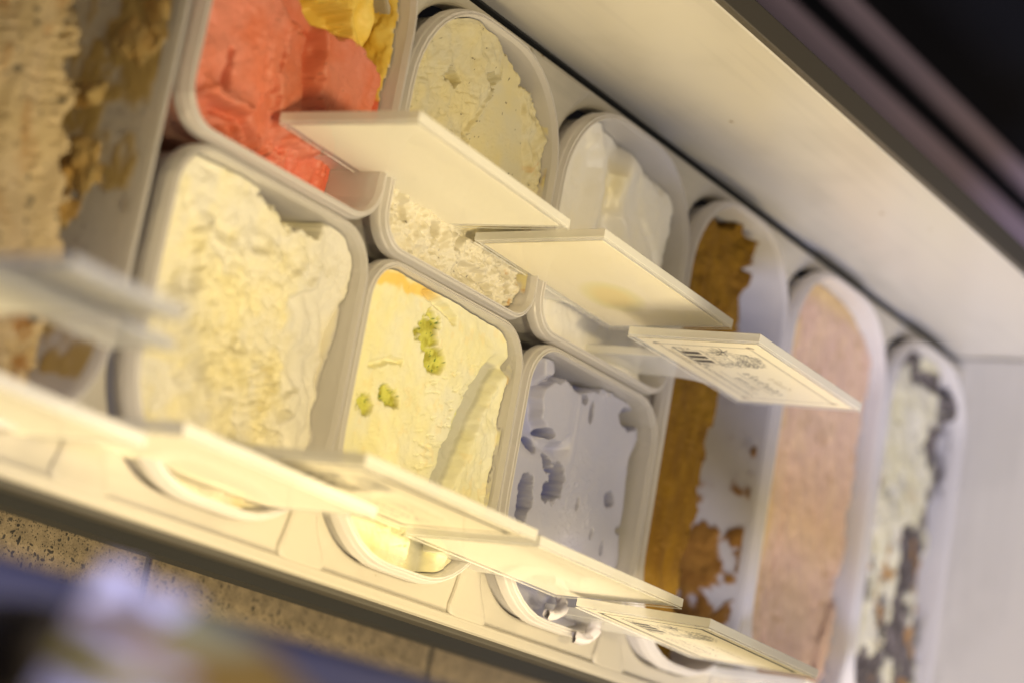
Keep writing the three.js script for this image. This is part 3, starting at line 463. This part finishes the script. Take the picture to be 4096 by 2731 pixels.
function cardTex(kind) {
  const w = 1024, h = 556;
  return canvasTex(w, h, (g) => {
    g.fillStyle = '#fbf4de'; g.fillRect(0, 0, w, h);
    if (kind === 'stain') { g.fillStyle = 'rgba(243,222,130,0.05)'; for (let k = 0; k < 16; k++) { g.beginPath(); g.ellipse(650, 330, 90 + k * 8, 60 + k * 5.5, 0.2, 0, 7); g.fill(); } }
    if (kind !== 'heng' && kind !== 'berry' && kind !== 'faint') return;
    const ink = '#3a3a40', R = rng(kind.length * 13 + 5); g.strokeStyle = ink; g.fillStyle = ink;
    if (kind === 'berry' || kind === 'faint') { g.lineWidth = 15; g.strokeStyle = '#1c1b1c'; g.fillStyle = '#1c1b1c'; for (const [x, y, a, b] of [[40, 32, w - 80, 20], [40, h - 52, w - 80, 20], [40, 32, 13, h - 64], [w - 53, 32, 13, h - 64]]) g.fillRect(x, y, a, b); for (const [x, y, a, b] of [[36, 34, 1, 1], [w - 36, 34, -1, 1], [36, h - 34, 1, -1], [w - 36, h - 34, -1, -1]]) { g.beginPath(); g.moveTo(x, y); g.lineTo(x + 44 * a, y); g.lineTo(x, y + 44 * b); g.fill(); } }
    else {
      g.lineWidth = 2.4; g.strokeStyle = '#57524a'; g.strokeRect(66, 60, w - 132, h - 120); g.strokeRect(74, 68, w - 148, h - 136);
      g.lineWidth = 4; for (const [x, y] of [[66, 60], [w - 66, 60], [66, h - 60], [w - 66, h - 60]]) { g.fillStyle = '#f6ead0'; g.fillRect(x - 20, y - 20, 40, 40); g.strokeStyle = ink; g.beginPath(); g.arc(x, y, 15, 0.5, 5.4); g.stroke(); g.beginPath(); g.arc(x, y, 6, 0, 6.2); g.stroke(); g.beginPath(); g.moveTo(x - 22, y); g.lineTo(x - 8, y); g.stroke(); }
    }
    // engraving: shop house with arcade windows, palm and trees above
    const hatch = (x, y, rx, ry, n) => { g.lineWidth = 1.6; for (let k = 0; k < n; k++) { const a = R() * 6.283, q = Math.sqrt(R()), px = x + rx * q * Math.cos(a), py = y + ry * q * Math.sin(a); g.beginPath(); g.moveTo(px, py); g.lineTo(px + (R() - 0.5) * 22, py + (R() - 0.5) * 22); g.stroke(); } };
    g.strokeStyle = '#34353c'; g.fillStyle = '#34353c';
    g.lineWidth = 5; g.beginPath(); g.moveTo(110, 446); g.lineTo(400, 446); g.stroke();
    g.lineWidth = 3; g.strokeRect(150, 330, 220, 112);
    for (let k = 0; k < 3; k++) { g.fillRect(170 + k * 66, 352, 44, 84); g.clearRect; }
    g.lineWidth = 3; g.beginPath(); g.moveTo(140, 330); g.lineTo(385, 330); g.moveTo(160, 250); g.lineTo(160, 330); g.moveTo(360, 250); g.lineTo(360, 330); g.moveTo(150, 250); g.lineTo(375, 250); g.stroke();
    for (let k = 0; k < 3; k++) g.strokeRect(176 + k * 64, 268, 32, 50);
    hatch(130, 420, 30, 40, 60); hatch(385, 420, 26, 34, 60); hatch(170, 260, 50, 40, 90); hatch(375, 300, 40, 60, 90);
    for (let k = 0; k < 9; k++) { const a = k * 0.7; g.lineWidth = 5; g.beginPath(); g.moveTo(150, 230); g.quadraticCurveTo(150 + 30 * Math.cos(a), 225 + 30 * Math.sin(a), 150 + 66 * Math.cos(a), 236 + 52 * Math.sin(a)); g.stroke(); }
    hatch(280, 160, 110, 60, 420); hatch(330, 190, 70, 46, 240); hatch(230, 120, 60, 30, 120); hatch(350, 240, 50, 40, 120);
    // writing
    g.textAlign = 'center'; g.fillStyle = '#8d7b4c'; g.strokeStyle = '#8d7b4c';
    if (kind === 'heng') {
      g.font = 'italic 26px serif'; g.fillText('TASTE OF PHUKET', 262, 484);
      g.fillStyle = '#2c2c30'; g.font = 'italic 32px serif'; g.fillText('BLACK SESAME (SESAME BALL)', 660, 452);
      g.font = 'italic 46px serif'; g.fillText('MOR LAO', 680, 378);
      g.strokeStyle = '#6a6a70'; g.lineWidth = 3; for (const y of [398, 318]) { g.beginPath(); g.moveTo(490, y); g.lineTo(880, y); g.stroke(); }
      const thai = (x, y, s, n, col, lw) => { g.strokeStyle = col; g.lineWidth = lw; for (let k = 0; k < n; k++) { const X = x + k * s * 0.86, v = (k * 7 + n) % 4; g.beginPath(); if (v === 0) { g.arc(X + s * 0.15, y - s * 0.12, s * 0.13, 0, 6.3); g.moveTo(X + s * 0.28, y); g.lineTo(X + s * 0.28, y - s * 0.55); g.quadraticCurveTo(X + s * 0.5, y - s * 0.85, X + s * 0.66, y - s * 0.5); g.lineTo(X + s * 0.66, y); } else if (v === 1) { g.moveTo(X + s * 0.1, y - s * 0.6); g.quadraticCurveTo(X + s * 0.4, y - s * 0.9, X + s * 0.6, y - s * 0.5); g.lineTo(X + s * 0.6, y); } else if (v === 2) { g.arc(X + s * 0.2, y - s * 0.55, s * 0.12, 0, 6.3); g.moveTo(X + s * 0.2, y - s * 0.43); g.lineTo(X + s * 0.2, y - s * 0.05); g.lineTo(X + s * 0.62, y - s * 0.05); g.lineTo(X + s * 0.62, y - s * 0.7); } else { g.moveTo(X + s * 0.15, y - s * 0.7); g.lineTo(X + s * 0.15, y - s * 0.1); g.quadraticCurveTo(X + s * 0.35, y + s * 0.1, X + s * 0.5, y - s * 0.15); g.lineTo(X + s * 0.5, y - s * 0.7); } g.stroke(); if (k % 3 === 1) { g.beginPath(); g.arc(X + s * 0.4, y - s * 0.98, s * 0.07, 0, 6.3); g.moveTo(X + s * 0.47, y - s * 1.0); g.lineTo(X + s * 0.65, y - s * 1.12); g.stroke(); } } };
      thai(490, 296, 44, 10, '#2c2c30', 5); thai(560, 206, 40, 6, '#8d7b4c', 3);
    } else {
      const scr = (x, y, wd, s, col, lw) => { g.strokeStyle = col; g.lineWidth = lw; g.beginPath(); g.moveTo(x, y); for (let q = 0; q < wd; q += 4) g.lineTo(x + q, y + s * (noise(q / 9, y, 4) + 0.6 * Math.sin(q / 5.5)) * (noise(q / 42, y, 9) > -0.75 ? 1 : 0)); g.stroke(); };
      scr(520, 440, 330, 11, '#77767a', 4); scr(500, 370, 380, 13, '#66666a', 5); scr(590, 290, 130, 11, '#77767a', 4); scr(560, 220, 260, 9, '#9b8d62', 3);
      g.strokeStyle = '#8d8a84'; g.lineWidth = 3; for (const y of [404, 330]) { g.beginPath(); g.moveTo(480, y); g.lineTo(890, y); g.stroke(); }
    }
  });
}
const cardMat = (kind) => new THREE.MeshPhysicalMaterial({ map: cardTex(kind), roughness: 0.9, transmission: 0.12, thickness: 0, side: THREE.DoubleSide });
const blankMat = std([0.97, 0.94, 0.83], 0.9, { transmission: 0.12, thickness: 0 });
function makeSign(label, mat) {
  const g = base('flavour_sign'); tag(g, label, 'flavour sign', 'clear acrylic flavour signs standing in the tubs');
  mesh('back_sheet', backSheet, [M.sheet, M.edge], g); mesh('front_sheet', frontSheet, [M.acrylic, M.edge], g);
  if (mat) mesh('card', cardGeo, mat, g);
  return g;
}
const proto = makeSign('blank cream sign over the pink tub, its stem in the strawberry ice cream', blankMat);
function place(o, [x, y, z, yaw, tilt, roll], s = 1) { o.position.set(x, y, z); o.rotation.set(tilt, yaw, roll, 'YXZ'); o.scale.setScalar(s); return o; }
function copy(label, mat) {
  const o = proto.clone(); o.name = numbered('flavour_sign'); scene.add(o); o.userData = { ...proto.userData, label };
  const card = o.children.find((m) => m.name === 'card'); if (mat) card.material = mat; else o.remove(card);
  return o;
}
place(proto, [0.874, -0.0186, -0.3613 - 0.003, -0.0225, 0.012, -0.0269]);
place(copy('blank cream sign with a yellow smudge, over the vanilla bean and white tubs', cardMat('stain')), [1.0511, -0.0078, -0.3573, -0.0341, -0.0188, 0.012]);
place(copy('printed sign reading MOR LAO, black sesame, beside the coffee tub', cardMat('heng')), [1.1648, 0.0373, -0.3348, 0.004, 0.0234, -0.0275]);
place(copy('printed sign in a thick black frame, its stem in the lilac ice cream', cardMat('berry')), [1.156, 0.0385, -0.1649, -0.0203, 0.0471, -0.0297]);
place(copy('blank glaring sign between the printed signs, its stem in the lemon ice cream', blankMat), [1.019, 0.0057, -0.1762, -0.0181, 0.0017, 0.0165]);
place(copy('glaring sign with a dim blue-grey print, its stem in the off-white ice cream', cardMat('faint')), [0.8484, 0.0101, -0.1796, -0.0115, 0.003, -0.0069]);
place(copy('blurred pale sign in front of the off-white tub, seen almost edge on', blankMat), [0.7538, -0.0226, -0.1691, -0.0165, 0.0016, -0.0373]);
place(copy('blurred sign at the left, cut off by the picture edge beside the caramel cream', blankMat), [0.585, -0.03, -0.163, -0.0165, 0.0016, -0.03]);
place(copy('clear sign without a card at the front of the coffee tub', null), [1.412, -0.020, -0.1635, -0.02, 0.02, -0.02]);
place(copy('blurred pale sign lying on its side across the caramel tub', blankMat), [0.630, 0.055, -0.184, -0.01, 0.0, Math.PI / 2], 0.72);

// ---------------------------------------------------------------- small things and the foreground
{
  const g = new THREE.SphereGeometry(0.0034, 20, 14).scale(1, 0.5, 1.1).translate(0.955, -0.0045, -0.181);
  tag(mesh('cream_drop', g, std([0.85, 0.62, 0.03], 0.3)), 'yellow drop of melted ice cream on the white tray', 'drop');
}
{
  const g = base('steel_bar');
  tag(g, 'blurred blue-grey bar along the lower left corner', 'bar');
  mesh('bar', new RoundedBoxGeometry(1.4, 0.05, 0.026, 3, 0.006).translate(0.7, 0.213, -0.056), M.bar, g);
}
{ // folded printed cloth lying over the bar
  const g = base('printed_cloth'); tag(g, 'blurred white cloth with mustard and yellow print over the blue-grey bar', 'cloth');
  const tex = canvasTex(512, 512, (c, w, h) => {
    c.fillStyle = '#86692a'; c.fillRect(0, 0, w, h); const R = rng(77);
    const patch = (col, p) => { c.fillStyle = col; c.beginPath(); c.moveTo(...p[0]); for (let k = 1; k < p.length; k++) { const q = p[k], o = p[k - 1]; c.quadraticCurveTo(o[0] + (q[0] - o[0]) * 0.5 + 14, o[1] + (q[1] - o[1]) * 0.5 - 10, q[0], q[1]); } c.fill(); };
    patch('#d2cde8', [[0, 0], [512, 0], [512, 70], [380, 150], [300, 190], [170, 165], [0, 190]]);
    patch('#928d6a', [[300, 195], [390, 150], [512, 70], [512, 300], [300, 285]]);
    patch('#c3b9d0', [[0, 225], [130, 235], [250, 330], [330, 400], [280, 410], [150, 330], [0, 290]]);
    patch('#9a8d2c', [[0, 310], [130, 335], [230, 400], [290, 430], [250, 460], [110, 420], [0, 400]]);
    patch('#c9c4e6', [[0, 420], [120, 440], [260, 480], [380, 512], [0, 512]]);
    for (let k = 0; k < 500; k++) { c.fillStyle = 'rgba(60,50,20,0.05)'; c.fillRect(R() * w, R() * h, 2, 9); }
  });
  const A = [0.4419, 0.3308, -0.0618], B = [0.4551, 0.3472, -0.0547], Cc = [0.4051, 0.3504, -0.0187], D = [0.4520, 0.4053, -0.0299], n = 70, P = [];
  const make = (off) => { const pos = [], uv = [], idx = []; for (let j = 0; j <= n; j++) for (let i = 0; i <= n; i++) { const u = i / n, v = j / n, p = [0, 1, 2].map((k) => mix(mix(A[k], B[k], u), mix(Cc[k], D[k], u), v)), f = 0.004 * Math.sin(u * 9 + v * 5 + 2 * noise(u * 3, v * 3, 5)) + 0.003 * noise(u * 6, v * 6, 8) - 0.012 * Math.pow(Math.abs(u - 0.5) * 2, 4) + off; pos.push(p[0] - 0.75 * f, p[1] + 0.5 * f, p[2] + 0.25 * f); uv.push(u, 1 - v); } for (let j = 0; j < n; j++) for (let i = 0; i < n; i++) { const a = j * (n + 1) + i; idx.push(a, a + n + 1, a + 1, a + 1, a + n + 1, a + n + 2); } const q = new THREE.BufferGeometry(); q.setAttribute('position', new THREE.Float32BufferAttribute(pos, 3)); q.setAttribute('uv', new THREE.Float32BufferAttribute(uv, 2)); q.setIndex(idx); q.computeVertexNormals(); return q; };
  mesh('fold', mergeGeometries([make(0), make(-0.004)]), std([0.8, 0.8, 0.8], 0.85, { map: tex }), g);
}
{
  const g = new RoundedBoxGeometry(0.026, 0.03, 0.03, 4, 0.008); g.rotateY(0.2).translate(0.4822, 0.2706, -0.037);
  tag(mesh('dark_bag', g, std([0.03, 0.022, 0.02], 0.7)), 'blurred dark brown bag corner at the left of the printed cloth', 'bag');
}
renderer.render(scene, camera);
